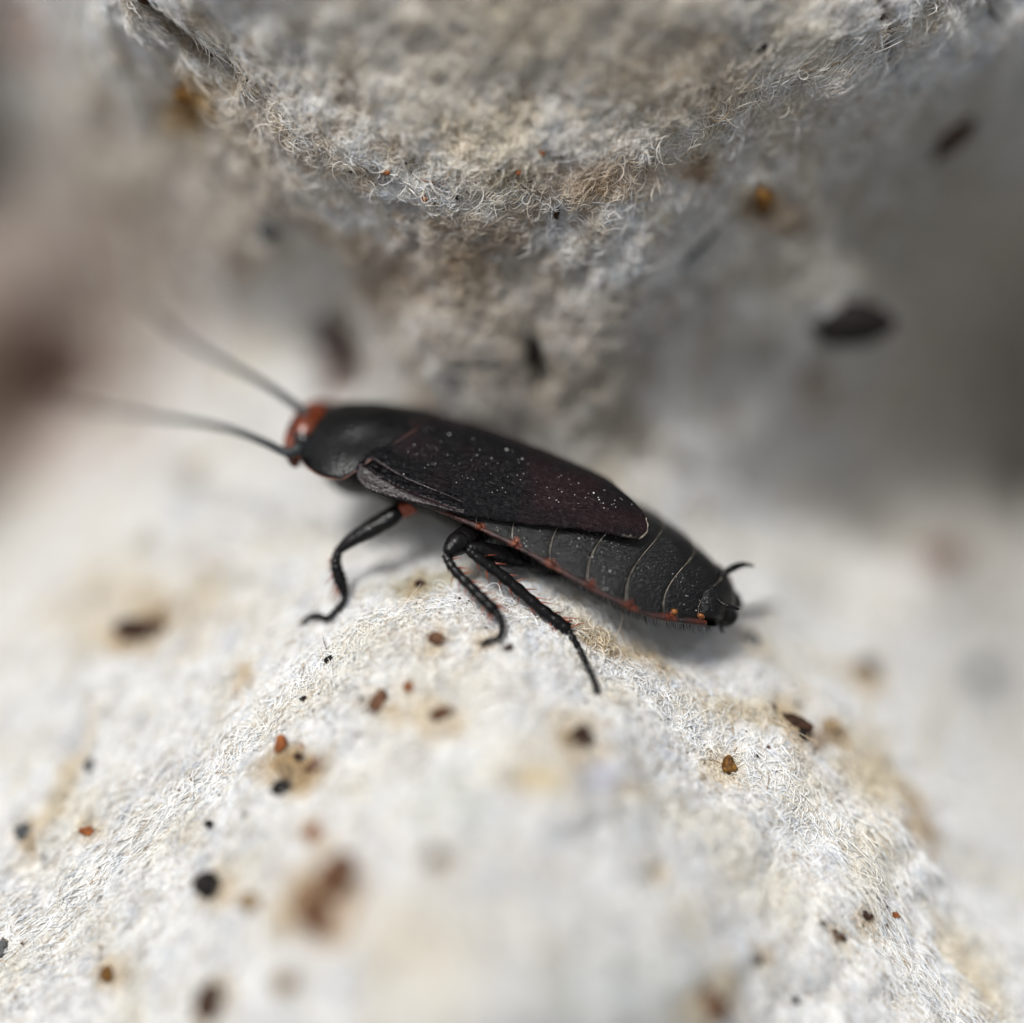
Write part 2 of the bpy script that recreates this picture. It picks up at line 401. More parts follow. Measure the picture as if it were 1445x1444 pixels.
HALO = [(296,1258,30,26),(302,1420,32,34),(205,885,50,28),(410,1085,44,40),(531,994,26,22),(577,974,14,14),(624,1012,32,20),(618,905,22,16),(815,1046,32,28),(1028,1082,26,22),(1128,1026,44,22),(1222,1292,16,14),(1180,1318,28,14),(1073,1351,18,16),(1005,1416,34,28),(616,1212,30,24),(447,1184,22,20),(478,1245,44,44),(448,1296,44,38),(126,1178,18,14),(34,1178,24,20),(148,1376,18,18),(1062,908,18,22),(1222,952,24,22),(1074,285,22,30),(266,136,34,24),(690,905,30,14),(590,825,30,12),(560,1010,26,14),(900,1110,30,12),(340,960,30,14),(930,1230,22,16)]
for (x_, y_, a_, b_) in HALO: STAIN_SHADE.append((x_, y_, a_ * (0.8 + 0.5 * ((x_ * 7) % 10) / 10), b_ * (0.8 + 0.6 * ((y_ * 3) % 10) / 10), (x_ * 13) % 180, (0.90 - 0.012 * (x_ % 9), 0.82 - 0.017 * (x_ % 9), 0.69 - 0.02 * (x_ % 9))))
def stain_shade_at(px, py, pts):
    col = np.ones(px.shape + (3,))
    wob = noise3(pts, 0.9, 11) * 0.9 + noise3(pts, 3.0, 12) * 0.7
    for (x, y, a, b_, an, rgb) in STAIN_SHADE:
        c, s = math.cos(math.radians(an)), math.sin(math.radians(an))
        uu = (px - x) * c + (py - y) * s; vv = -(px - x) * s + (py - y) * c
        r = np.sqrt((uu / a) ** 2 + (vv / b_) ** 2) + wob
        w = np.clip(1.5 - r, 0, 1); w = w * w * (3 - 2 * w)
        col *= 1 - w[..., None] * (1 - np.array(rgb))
    # scattered warm and cool fluff
    f = np.clip(noise3(pts, 0.7, 21) * 3.0, 0, 1)[..., None]
    col *= 1 - f * (1 - np.array([0.95, 0.92, 0.85]))
    f = np.clip(noise3(pts, 1.6, 22) * 3.0 - 0.5, 0, 1)[..., None]
    col *= 1 - f * (1 - np.array([0.80, 0.83, 0.90]))
    return col

def build_sheet():
    me = bpy.data.meshes.new('pulp_tray')
    nv = NG * NG
    idx = np.arange(nv).reshape(NG, NG)
    q = np.stack([idx[:-1, :-1], idx[1:, :-1], idx[1:, 1:], idx[:-1, 1:]], -1).reshape(-1, 4)
    me.vertices.add(nv); me.vertices.foreach_set('co', G.reshape(-1).astype(np.float32))
    me.loops.add(len(q) * 4); me.loops.foreach_set('vertex_index', q.ravel().astype(np.int32))
    me.polygons.add(len(q)); me.polygons.foreach_set('loop_start', np.arange(0, len(q) * 4, 4, dtype=np.int32))
    me.polygons.foreach_set('use_smooth', np.ones(len(q), bool))
    me.update(calc_edges=True)
    at = me.attributes.new('stain_shade', 'FLOAT_COLOR', 'POINT')
    c = np.ones((nv, 4), np.float32); c[:, :3] = stain_shade_at(GX, GY, G).reshape(-1, 3)
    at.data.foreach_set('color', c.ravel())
    me.materials.append(M_PULP)
    o = bpy.data.objects.new('pulp_ground', me); COL.objects.link(o)
    tag(o, kind='structure')
    return o
SHEET = build_sheet()

def surf(px, py, lift=0.0):
    p = bilin(G, NG, px, py); n = bilin(GN2, NG, px, py); n = n / np.linalg.norm(n, axis=-1)[..., None]
    return p + n * lift, n
def surf_depth(px, py):
    p = bilin(G, NG, px, py)
    return float((p - CAMPOS) @ LOOK)

# ------------------------------------------------------------------ loose paper fibres
def build_fibres(name, seed, count_density, lo_px, len_rng, rad, lift_amp, curl, tip_up, mask=None, K=6, label=None, stain_shade=True):
    rng = np.random.default_rng(seed)
    a = np.linalg.norm(np.cross(G[1:, :-1] - G[:-1, :-1], G[:-1, 1:] - G[:-1, :-1]), axis=2)
    sx, sy = GX[:-1, :-1], GY[:-1, :-1]
    inside = (sx > lo_px) & (sx < 1445 - lo_px) & (sy > lo_px) & (sy < 1445 - lo_px)
    dep = GD[:-1, :-1]
    w = a * inside * np.clip(1.25 - np.abs(dep - FOCUS) / 14.0, 0.16, 1.0)
    if mask is not None: w = w * mask(sx, sy)
    n = int(w.sum() * count_density)
    cdf = np.cumsum(w.ravel()); cdf /= cdf[-1]
    k = np.searchsorted(cdf, rng.random(n))
    iy, ix = np.unravel_index(k, w.shape)
    step = (U1 - U0) / (NG - 1)
    px = gu[ix] + rng.random(n) * step; py = gu[iy] + rng.random(n) * step
    p, nm = surf(px, py)
    st = stain_shade_at(px, py, p)
    # direction in the tangent plane, locally combed by a slow noise
    ref = np.array([0.0, 0.0, 1.0])
    t1 = np.cross(nm, RC @ np.array([0.1, 1.0, 0.2])); t1 /= np.linalg.norm(t1, axis=1)[:, None]
    t2 = np.cross(nm, t1)
    ang = noise3(p, 0.8, 31) * 7.0 + rng.normal(0, 1.1, n)
    L = rng.uniform(*len_rng, n) * np.exp(rng.normal(0, 0.25, n))
    combed = np.zeros(n, bool)
    # pressed flat in long strokes on the two flanks of the near dome
    for (cx_, cy_, rx_, ry_, dx_, dy_) in ((130, 1230, 330, 260, 0.80, 0.60), (1290, 1300, 190, 300, 0.55, -0.83), (1150, 60, 120, 90, 0.6, 0.8), (260, 40, 110, 80, 0.75, -0.66)):
        D = RC @ np.array([dx_, dy_, 0.0])
        wgt = 0.97 * np.exp(-((px - cx_) / rx_) ** 2 - ((py - cy_) / ry_) ** 2)
        pick = rng.random(n) < wgt; combed |= pick
        a0_ = np.arctan2(t2 @ D, t1 @ D) + rng.normal(0, 0.28, n)
        ang = np.where(pick, a0_, ang); L = np.where(pick, L * 1.35, L)
    st_ = np.where(combed, 0.25, 1.0)
    cur = rng.normal(0, curl, n) * st_; cur2 = rng.normal(0, curl, n) * st_
    up = np.abs(rng.normal(0, lift_amp, n)) * st_; tip = rng.normal(0, 1, n) * tip_up * st_
    pts = np.empty((n, K, 3))
    pos = p + nm * (-0.02 + rng.random(n)[:, None] * 0.05)
    a_ = ang.copy()
    for j in range(K):
        s = j / (K - 1)
        arch = up * math.sin(math.pi * min(1, s * 1.0)) + np.clip(tip, 0, None) * s * s
        pts[:, j] = pos + nm * (arch * L)[:, None]
        stp = (L / (K - 1))
        pos = pos + (np.cos(a_)[:, None] * t1 + np.sin(a_)[:, None] * t2) * stp[:, None]
        a_ = a_ + cur * 1.2 + cur2 * math.cos(s * 5)
    cv = bpy.data.hair_curves.new(name)
    cv.add_curves([K] * n)
    cv.attributes['position'].data.foreach_set('vector', pts.reshape(-1).astype(np.float32))
    ra = cv.attributes.get('radius') or cv.attributes.new('radius', 'FLOAT', 'POINT')
    r = (rng.uniform(0.6, 1.35, n) * rad)[:, None] * np.array([0.8, 1, 1, 1, 0.85, 0.35, 0.3, 0.2][:K])[None]
    ra.data.foreach_set('value', r.ravel().astype(np.float32))
    sa = cv.attributes.new('stain_shade', 'FLOAT_COLOR', 'CURVE')
    c4 = np.ones((n, 4), np.float32); c4[:, :3] = st
    sa.data.foreach_set('color', c4.ravel())
    cv.materials.append(M_FIBRE)
    o = bpy.data.objects.new(name, cv); COL.objects.link(o)
    tag(o, label, 'paper fibres', kind='stuff')
    return n

N1 = build_fibres('paper_fibres', 3, 150, -60, (0.16, 0.50), 0.0098, 0.10, 0.22, 0.14, label='matted pale paper fibres covering the moulded pulp surface')
# long free fibres along the lip of the upper cone and on the crest under the insect
def lip_mask(x, y):
    m = np.exp(-((y - 262 + 0.0011 * (x - 690) ** 2) / 38) ** 2) * (x > 330) * (x < 1150)
    m2 = 0.9 * np.exp(-((x - 860) / 95) ** 2 - ((y - (905 + 0.45 * (x - 860))) / 24) ** 2)
    m3 = 0.4 * np.exp(-((x - 640) / 90) ** 2 - ((y - 850) / 30) ** 2)
    return m + m2 + m3
N2 = build_fibres('loose_fibres', 5, 9, -40, (0.5, 1.1), 0.011, 0.18, 0.42, 0.5, mask=lip_mask, K=8, label='longer curled fibres fraying from the rim above and crest below the insect')
print('fibres', N1, N2)

# ------------------------------------------------------------------ the insect
def camv(px, py, d): return P(px, py, d)
HEADP, TAILP = camv(440, 600, 33.7), camv(1025, 830, 31.7)
AX = HEADP - TAILP; AX /= np.linalg.norm(AX)
TOC = -LOOK; TOC = TOC - AX * (TOC @ AX); TOC /= np.linalg.norm(TOC)
EU = np.cross(TOC, AX)
if EU @ (RC @ np.array([0, 1.0, 0])) < 0: EU = -EU
ROLL = math.radians(32)
NX = math.cos(ROLL) * TOC - math.sin(ROLL) * EU        # the insect's left, towards us
UX = math.sin(ROLL) * TOC + math.cos(ROLL) * EU        # its back
ORG = camv(720, 632, 32.35)
MB = np.array([AX, NX, UX]).T
def to_local(p): return (np.asarray(p) - ORG) @ MB
def loc(px, py, d): return to_local(camv(px, py, d))

roach = bpy.data.objects.new('cockroach', None); COL.objects.link(roach)
roach.matrix_world = Matrix(((AX[0], NX[0], UX[0], ORG[0]), (AX[1], NX[1], UX[1], ORG[1]), (AX[2], NX[2], UX[2], ORG[2]), (0, 0, 0, 1)))
tag(roach, 'glossy black cockroach with short dark wings, red head and orange-edged abdomen standing on the pulp', 'cockroach')

def interp(x, xs, ys):
    return np.interp(x, xs, ys)
def smooth_interp(xs, ys):
    xs = np.array(xs, float); ys = np.array(ys, float)
    fine = np.linspace(xs[0], xs[-1], 400); v = np.interp(fine, xs, ys)
    k = np.hanning(41); k /= k.sum()
    v = np.convolve(np.pad(v, 20, mode='reflect', reflect_type='odd'), k, 'valid')
    return lambda x: np.interp(x, fine, v)
# crest height and half width of the abdomen along the body axis (x grows to the head)
ZT = smooth_interp([-8.6, -8.0, -7.4, -6.6, -5.6, -4.5, -3, -1, 1, 3, 4.5, 5.6, 6.6], [-1.9, -1.65, -1.42, -1.02, -0.62, -0.38, -0.18, 0.0, 0.02, -0.18, -0.50, -0.90, -1.35])
AW = smooth_interp([-8.4, -7.9, -7.4, -6.7, -5.8, -4.6, -3.2, -1.8, 0, 1.8, 3.2], [0.5, 0.85, 1.2, 1.65, 2.2, 2.58, 2.58, 2.45, 2.3, 2.2, 2.0])
ABD_H = 1.26
def dors(x, y, W=2.9, H=2.0, p=1.8):
    y = np.sqrt(y * y + 0.04)
    return ZT(x) - H * (np.abs(y) / W) ** p

def trace(px, py, fn, it=40):
    """where the line of sight through (px, py) meets the surface z = fn(x, y) of the body"""
    c = to_local(CAMPOS); r = MB.T @ (camv(px, py, 1.0) - CAMPOS)
    z = 0.0
    for _ in range(it):
        s = (z - c[2]) / r[2]; q = c + r * s
        z = 0.6 * z + 0.4 * float(fn(q[0], q[1]))
    return q[0], q[1], z

def ellipsoid(name, c, r, mat, parent, rot=(0, 0, 0), sub=4, wob=0.05, sc=2.0, seed=0):
    bm = bmesh.new(); bmesh.ops.create_icosphere(bm, subdivisions=sub, radius=1.0)
    R = np.array(Matrix.Rotation(rot[2], 3, 'Z') @ Matrix.Rotation(rot[1], 3, 'Y') @ Matrix.Rotation(rot[0], 3, 'X'))
    co = np.array([v.co[:] for v in bm.verts])
    w = 1 + wob * 2 * noise3(co * sc + seed * 3.7, 1.0, seed)
    co = (co * w[:, None] * np.array(r)) @ R.T + np.array(c)
    for v, q in zip(bm.verts, co): v.co = q
    me = bpy.data.meshes.new(name); bm.to_mesh(me); bm.free(); me.materials.append(mat)
    me.polygons.foreach_set('use_smooth', [True] * len(me.polygons))
    o = bpy.data.objects.new(name, me); COL.objects.link(o)
    if parent: o.parent = parent
    return o

# --- abdomen: overlapping tergites
SEAMS = [2.2, 1.0, -0.1, -1.25, -2.45, -3.65, -4.85, -5.95, -6.95]
def bow(v): return 1.15 * v * v * (1 - v * v) - 0.10 * (1 - v * v) + 0.05
def abd_z(x, v): 
    W = AW(x); H = ABD_H * np.clip(W / 2.3, 0.25, 1.0)
    return ZT(x) - 0.27 - H * np.abs(v) ** 1.8
def red_amount(x, v):
    """how orange-red the shell is: patches on the side edge next to each seam, a broken line between them"""
    d = min(abs(x - (s_ - 0.13)) for s_ in SEAMS)
    nz = float(noise3(np.array([[x * 2.3, v * 6.0, 0.5]]), 1.3, 61)[0]) + 0.5 * float(noise3(np.array([[x * 8, v * 20, 0.5]]), 1.0, 62)[0])
    patch = 1.15 - d / 0.30 - (1 - v) / 0.07 + nz * 1.2
    line = 0.10 - (1 - v) / 0.03 + nz * 2.0
    return max(0.0, min(1.0, max(patch, line)))
def tint_attr(o, vals):
    at = o.data.attributes.new('tint', 'FLOAT', 'POINT'); at.data.foreach_set('value', np.array(vals, np.float32))
for i in range(len(SEAMS) - 1):
    xa, xb = SEAMS[i] + 0.15, SEAMS[i + 1] - 0.10
    nu, nvv = 20, 110
    V = []; Fc = []; mi = []; tints = []
    for a_ in range(nu + 1):
        t = a_ / nu
        for b_ in range(nvv + 1):
            v = -1 + 2 * b_ / nvv
            x = xa + (xb - xa) * t + bow(v)
            W = float(AW(x)); z = float(abd_z(x, v)) + 0.085 * t - 0.03 + (0.0 if t < 0.93 else -0.02)
            bulge = 0.03 * math.sin(math.pi * t)
            V.append((x, W * v * (1 + 0.012 * t), z + bulge)); tints.append(red_amount(x, abs(v)))
    for a_ in range(nu):
        for b_ in range(nvv):
            k = a_ * (nvv + 1) + b_
            Fc.append((k, k + 1, k + nvv + 2, k + nvv + 1)); mi.append(0)
    o = mesh_obj('tergite', V, Fc, [M_TERG, M_PALE], roach, midx=mi)
    tint_attr(o, tints)
    so = o.modifiers.new('thick', 'SOLIDIFY'); so.thickness = 0.05; so.offset = -1
    # pale hind rim
    pts = []
    for b_ in range(nvv + 1):
        v = -0.985 + 1.97 * b_ / nvv
        x = xb + bow(v)
        pts.append((x, float(AW(x)) * v * 1.012, float(abd_z(x, v)) + 0.045))
    rr = [0.006 + 0.012 * abs(noise3(np.array([[b_ * 0.35, i * 3.1, 0.3]]), 1.0, 9)[0]) * 2 for b_ in range(nvv + 1)]
    tv, tf = tube_data(pts, rr, 6)
    mesh_obj('rim', tv, tf, M_PALE, o)
    if i < len(SEAMS) - 2:
        p2 = [(p_[0] - 0.17, float(AW(p_[0] - 0.17)) * (p_[1] / float(AW(p_[0]))), float(abd_z(p_[0] - 0.17, min(1, abs(p_[1]) / float(AW(p_[0]))))) - 0.012) for p_ in pts]
        tv, tf = tube_data(p2, [r_ * 0.7 for r_ in rr[::-1]], 6)
        mesh_obj('fold', tv, tf, M_PALE, o)
    # orange-red edge lobes, near and far
    for sgn in (1, -1):
        pts = []; rads = []
        for a_ in range(13):
            t = a_ / 12
            x = xa - 0.12 + (xb - xa + 0.05) * t
            pts.append((x, sgn * float(AW(x)) * 0.995, float(abd_z(x, 1.0)) + 0.0 + 0.04 * t))
            rads.append(0.085 + 0.045 * t ** 2 - (0.05 if a_ == 12 else 0) + 0.03 * float(noise3(np.array([[x * 3, sgn, i]]), 1.0, 8)[0]))
        tv, tf = tube_data(pts, rads, 9, flat=0.8)
        lobe = mesh_obj('edge_lobe', tv, tf, M_EDGE, roach)
        tint_attr(lobe, [0.5 * red_amount(v_[0], 0.985) for v_ in tv])
# amber spots on the edge near the tail
for (px, py, r_) in [(952, 863, 0.085), (988, 869, 0.08)]:
    q = trace(px, py, lambda x, y: float(abd_z(x, min(1.0, abs(y) / float(AW(x))))) + 0.05)
    bm = bmesh.new(); bmesh.ops.create_icosphere(bm, subdivisions=3, radius=r_)
    for v in bm.verts:
        v.co *= 1 + 0.8 * float(noise3(np.array([list(v.co)]), 9.0, int(px))[0])
        cd_ = to_local(CAMPOS); cd_ /= np.linalg.norm(cd_)
        v.co = Vector((v.co.x * 1.3 + q[0] + cd_[0] * 0.02, v.co.y * 0.8 + q[1] + cd_[1] * 0.02, v.co.z + q[2] + cd_[2] * 0.02))
    me = bpy.data.meshes.new('amber_spot'); bm.to_mesh(me); bm.free(); me.materials.append(M_AMBER)
    for pl in me.polygons: pl.use_smooth = True
    o = bpy.data.objects.new('amber_spot', me); COL.objects.link(o); o.parent = roach

# --- belly
V = []; Fc = []; nu, nvv = 70, 20
for a_ in range(nu + 1):
    x = 3.2 + (-7.5 - 3.2) * a_ / nu
    ph = (x - SEAMS[3]) / 1.22; saw = (ph - math.floor(ph))
    W = float(AW(x)); ze = float(abd_z(x, 1.0))
    for b_ in range(nvv + 1):
        v = -1 + 2 * b_ / nvv
        V.append((x, W * v * 0.985, ze - 0.02 - (0.75 * min(1, W / 1.8)) * (1 - abs(v) ** 2.4) - 0.05 * (1 - saw)))
for a_ in range(nu):
    for b_ in range(nvv):
        k = a_ * (nvv + 1) + b_
        Fc.append((k, k + nvv + 1, k + nvv + 2, k + 1))
mesh_obj('belly', V, Fc, M_BLACK, roach)

# fine hairs along the underside edge
hv = []
rh = np.random.default_rng(4)
for k in range(420):
    x = rh.uniform(-7.3, 1.2); W = float(AW(x)); sgn = 1 if k % 3 else -1
    y = sgn * W * rh.uniform(0.80, 1.0); z = float(abd_z(x, 1.0)) - 0.10 - 0.75 * min(1, W / 1.8) * (1 - (abs(y) / W) ** 2.4)
    d = np.array([rh.normal(-0.5, 0.3), sgn * rh.uniform(0, 0.6), -1.0]); d /= np.linalg.norm(d); l = rh.uniform(0.08, 0.24)
    hv.append(tube_data([np.array([x, y, z + 0.03]), np.array([x, y, z]) + d * l * 0.6, np.array([x, y, z]) + d * l + np.array([-0.04, 0, 0])], [0.008, 0.006, 0.002], 3, caps=False))
v_, f_ = join_data(hv)
tag(mesh_obj('belly_hairs', v_, f_, M_BLACK, roach), kind='stuff')

# --- tail end plates
ellipsoid('tail_plate', (-6.95, 0, float(ZT(-6.95)) - 0.92), (0.88, 1.22, 0.62), M_TERG, roach, rot=(0, -0.55, 0), wob=0.08, seed=3)
ellipsoid('tail_lobe', (-7.55, 0.42, float(ZT(-7.5)) - 0.95), (0.42, 0.32, 0.36), M_BLACK, roach, wob=0.12, seed=5)
ellipsoid('tail_lobe', (-7.55, -0.42, float(ZT(-7.5)) - 0.95), (0.42, 0.32, 0.36), M_BLACK, roach, wob=0.12, seed=6)
hv = []
for k in range(60):
    th = rh.uniform(-1.3, 1.3); c0 = np.array([-7.55, 0.8 * math.sin(th), float(ZT(-7.5)) - 1.2]); d = np.array([-0.8, 0.5 * math.sin(th), rh.uniform(-0.9, 0.2)]); d /= np.linalg.norm(d)
    l = rh.uniform(0.15, 0.38); hv.append(tube_data([c0, c0 + d * l * .6, c0 + d * l], [0.012, 0.009, 0.002], 3, caps=False))
v_, f_ = join_data(hv); tag(mesh_obj('tail_hairs', v_, f_, M_BLACK, roach), kind='stuff')
def cercus(pts, r0):
    c = catmull(pts, 8); n = len(c)
    rad = [r0 * (0.75 + 0.5 * math.sin(math.pi * min(1, k / n * 1.1)) ) * (1 - 0.55 * (k / n) ** 2) * (1 + 0.14 * math.sin(k * 2.1)) for k in range(n)]
    v, f = tube_data(c, rad, 10); mesh_obj('cercus', v, f, M_LEG, roach)
cercus([loc(1018, 812, 32.1), loc(1032, 803, 32.2), loc(1048, 797, 32.3), loc(1064, 799, 32.35)], 0.095)
cercus([loc(1012, 846, 31.2), loc(1024, 854, 31.1), loc(1036, 858, 31.1), loc(1043, 860, 31.1)], 0.07)

# --- thorax under the wings and pronotum
V = []; Fc = []; nu, nvv = 40, 40
for a_ in range(nu + 1):
    t = a_ / nu; x = 5.3 - 5.8 * t
    W = float(np.interp(x, [-0.5, 1, 2.5, 4, 4.8, 5.3], [2.05, 2.05, 1.95, 1.7, 1.3, 0.8]))
    top = float(ZT(x)) - 0.35
    for b_ in range(nvv):
        th = 2 * math.pi * b_ / nvv
        yy = W * math.cos(th); zz = math.sin(th)
        zc = top - 1.25
        V.append((x, yy, zc + (0.95 if zz > 0 else 1.15 * (1 + 0.12 * math.sin(x * 3.2))) * zz))
for a_ in range(nu):
    for b_ in range(nvv):
        b2 = (b_ + 1) % nvv
        Fc.append((a_ * nvv + b_, (a_ + 1) * nvv + b_, (a_ + 1) * nvv + b2, a_ * nvv + b2))
Fc.append(tuple(range(nvv))); Fc.append(tuple(reversed(range(nu * nvv, (nu + 1) * nvv))))
mesh_obj('thorax', V, Fc, M_BLACK, roach)

# --- wings
def wing_fn(x, y): return dors(x, y) + 0.10
outer_px = [(512, 655), (502, 668), (506, 684), (524, 698), (560, 711), (600, 720), (645, 728), (700, 737), (750, 744), (800, 751), (840, 758), (872, 765), (890, 769)]
tip_px = [(897, 767), (909, 759), (911, 744)]
inner_px = [(905, 728), (892, 712), (872, 694), (850, 676)]
outer = np.array([trace(*p, wing_fn)[:2] for p in outer_px])
tip = np.array([trace(*p, wing_fn)[:2] for p in tip_px])
inner = np.array([trace(*p, wing_fn)[:2] for p in inner_px])
print('wing outer', np.round(outer, 2).tolist()); print('tip', np.round(tip, 2).tolist(), np.round(inner, 2).tolist())
inner_full = np.vstack([[outer[0][0] + 0.02, outer[0][1] - 0.1], [3.15, 1.2], [3.0, 0.3], [2.2, -0.12], [1.0, -0.3], [-0.5, -0.45], [-1.8, -0.6], inner[::-1], tip[::-1]])
outer_full = np.vstack([outer, tip[:1]])
def resample(p, n, sm=6):
    c = catmull(p, sm); d = np.r_[0, np.cumsum(np.linalg.norm(np.diff(c, axis=0), axis=1))]
    t = np.linspace(0, d[-1], n)
    return np.stack([np.interp(t, d, c[:, 0]), np.interp(t, d, c[:, 1])], 1)
# the groove that sets off the front lobe of the wing
gr = np.array([trace(*p, wing_fn)[:2] for p in [(520, 655), (560, 680), (605, 700), (655, 722)]])
grf = resample(gr, 60)
def build_wing(sign, lift, nu=150, nvv=70, ragged=True, far=False):
    co, ci = resample(outer_full, nu + 1), resample(inner_full, nu + 1)
    V = []; Fc = []; mi = []
    for a_ in range(nu + 1):
        for b_ in range(nvv + 1):
            t = b_ / nvv
            q = ci[a_] * (1 - t) + co[a_] * t
            jag = 0
            if ragged and t > 0.97 or a_ > nu - 2:
                q = q + 0.02 * np.array([math.sin(a_ * 1.9), math.sin(a_ * 2.7 + 1)]) * min(1, a_ / nu * 2)
            x, y = q
            if far: x = 3.0 + (x - 3.0) * 0.80; y = y * 0.93 - 0.1
            z = float(dors(x, y)) + 0.10 + lift
            back = max(0, -x - 1.0)
            z += (0.0 if far else 0.045) * back ** 1.1 * (0.4 + 0.6 * t)                    # lifts off the abdomen towards the tip
            dg = np.linalg.norm(grf - q, axis=1); k = int(dg.argmin()); dmin = dg[k]
            fade = (1 - k / 60) ** 0.5
            z -= 0.20 * math.exp(-(dmin / 0.11) ** 2) * fade
            z += 0.13 * math.exp(-((dmin - 0.27) / 0.15) ** 2) * fade
            if t > 0.96: z += 0.02
            V.append((x, sign * y, z))
    for a_ in range(nu):
        for b_ in range(nvv):
            k = a_ * (nvv + 1) + b_
            f = (k, k + 1, k + nvv + 2, k + nvv + 1)
            Fc.append(f if sign > 0 else f[::-1])
            c2 = np.array([V[k][0], abs(V[k][1])]); dg = np.linalg.norm(grf - c2, axis=1); kk = int(dg.argmin())
            tg = grf[min(kk + 1, 59)] - grf[max(kk - 1, 0)]; cr = tg[0] * (c2 - grf[kk])[1] - tg[1] * (c2 - grf[kk])[0]
            mi.append(1 if (cr < 0 and kk < 59 and c2[0] > grf[-1][0]) else 0)
    o = mesh_obj('wing', V, Fc, [M_WING, M_LOBE], roach, midx=mi)
    so = o.modifiers.new('thick', 'SOLIDIFY'); so.thickness = 0.045; so.offset = -1
    # thin raised outer border of the wing, pale only on the tip
    n0 = nvv
    edge = [np.array(V[a_ * (nvv + 1) + nvv]) + np.array([0, 0, 0.0]) for a_ in range(0, nu + 1, 2)]
    v, f = tube_data(edge, [0.022] * len(edge), 6)
    mesh_obj('wing_border', v, f, M_WING, o)
    if far: return o
    ve = [np.array([g_[0], g_[1] - 0.10, float(dors(g_[0], g_[1] - 0.10)) + 0.10 + lift + 0.02]) for g_ in grf[::2]]
    v, f = tube_data(ve, [0.055 * (1 - 0.75 * j / len(ve)) for j in range(len(ve))], 8)
    mesh_obj('wing_vein', v, f, M_LOBE, o)
    tp = [np.array(V[a_ * (nvv + 1) + nvv]) for a_ in range(nu - 8, nu + 1)] + [np.array(V[a_ * (nvv + 1)]) for a_ in range(nu, nu - 12, -1)]
    tp = [p + np.array([0, 0, 0.012]) + RNG.normal(0, 0.012, 3) for p in tp]
    v, f = tube_data(tp, [0.005 + 0.022 * RNG.random() for _ in tp], 6)
    mesh_obj('wing_tip_rim', v, f, M_PALE, o)
    return o
build_wing(-1, 0.0, far=True)
wing = build_wing(1, 0.075)
# bright knob at the wing root and at the scutellum
q = trace(528, 664, wing_fn); ellipsoid('wing_hinge', (q[0], q[1], q[2] + 0.14), (0.17, 0.07, 0.06), M_LEG, roach, rot=(0, 0.2, -0.5))
q = trace(612, 607, wing_fn); ellipsoid('scutellum', (q[0], q[1], q[2] + 0.05), (0.20, 0.12, 0.07), M_LEG, roach, rot=(0, 0, 0.4))

# dust grains lying on wing and abdomen
hv = []
def oct_(c, r):
    v = [np.array(c) + r * np.array(d) * rh.uniform(0.6, 1.4) for d in ((1, 0, 0), (-1, 0, 0), (0, 1, 0), (0, -1, 0), (0, 0, 1), (0, 0, -1))]
    return v, [(0, 2, 4), (2, 1, 4), (1, 3, 4), (3, 0, 4), (2, 0, 5), (1, 2, 5), (3, 1, 5), (0, 3, 5)]
for k in range(85):
    a_ = rh.random() ** 1.2; b_ = rh.random()
    x = 2.6 - 6.6 * a_; y = 0.35 + (2.1 - 1.6 * a_) * b_ ** 0.8
    hv.append(oct_((x, y, float(dors(x, y)) + 0.185 + 0.045 * max(0, -x - 1) ** 1.1), rh.choice([0.012, 0.016, 0.03], p=[0.55, 0.36, 0.09])))
for k in range(110):
    x = rh.uniform(-7.2, 0.5); v = rh.uniform(0.45, 1.0); W = float(AW(x))
    hv.append(oct_((x, W * v, float(abd_z(x, v)) + 0.06), rh.choice([0.010, 0.015, 0.026], p=[0.6, 0.33, 0.07])))
v_, f_ = join_data(hv); tag(mesh_obj('dust_grains', v_, f_, M_DUST, roach, smooth=False), kind='stuff')

# --- pronotum
def pron_fn(x, y): return dors(x, y) + 0.17 - 0.06 * max(0.0, float(x) - 4.4) ** 2
half_px = [(452, 577), (436, 590), (424, 612), (421, 636), (430, 655), (452, 671), (478, 676), (496, 668), (515, 654), (545, 634), (570, 617), (590, 604)]
half = np.array([trace(*p, pron_fn)[:2] for p in half_px])
print('pronotum', np.round(half, 2).tolist())
xf = half[0][0]; xr = half[-1][0]
half = np.vstack([[max(half[:, 0].max(), xf) + 0.02, 0.0], half[1:] if half[0][1] < 0.35 else half, [half[-1][0] - 0.12, 0.0]])
half[:, 1] = np.clip(half[:, 1], 0, None)
hs = resample(half, 61)
hs[0, 1] = 0; hs[-1, 1] = 0
cen = np.array([(hs[0, 0] + hs[-1, 0]) / 2, 0])
full = np.vstack([hs, (hs * np.array([1, -1]))[-2:0:-1]])
def disc(outline, fn, rings=26, lo=0.0, hi=1.0, off=0.0):
    V = []; Fc = []; n = len(outline)
    for r in range(rings + 1):
        t = lo + (hi - lo) * r / rings
        for q in outline:
            p = cen + (q - cen) * t
            z = float(fn(p[0], p[1])) + off
            V.append((p[0], p[1], z))
    for r in range(rings):
        for k in range(n):
            k2 = (k + 1) % n
            Fc.append((r * n + k, (r + 1) * n + k, (r + 1) * n + k2, r * n + k2))
    return V, Fc
def pron_shape(x, y):
    z = pron_fn(x, y)
    z += 0.035 * float(noise3(np.array([[x, y, 0]]), 1.3, 41)[0])
    z -= 0.10 * math.exp(-((y - 1.35) / 0.45) ** 2 - ((x - 4.2) / 0.6) ** 2)
    return z
V, Fc = disc(full, pron_shape, lo=0.002)
pron = mesh_obj('pronotum', V, Fc, M_PRON, roach)
so = pron.modifiers.new('thick', 'SOLIDIFY'); so.thickness = 0.07; so.offset = -1
rim = [(q[0], q[1], pron_shape(q[0], q[1]) - 0.02) for q in np.vstack([full, full[:1]])]
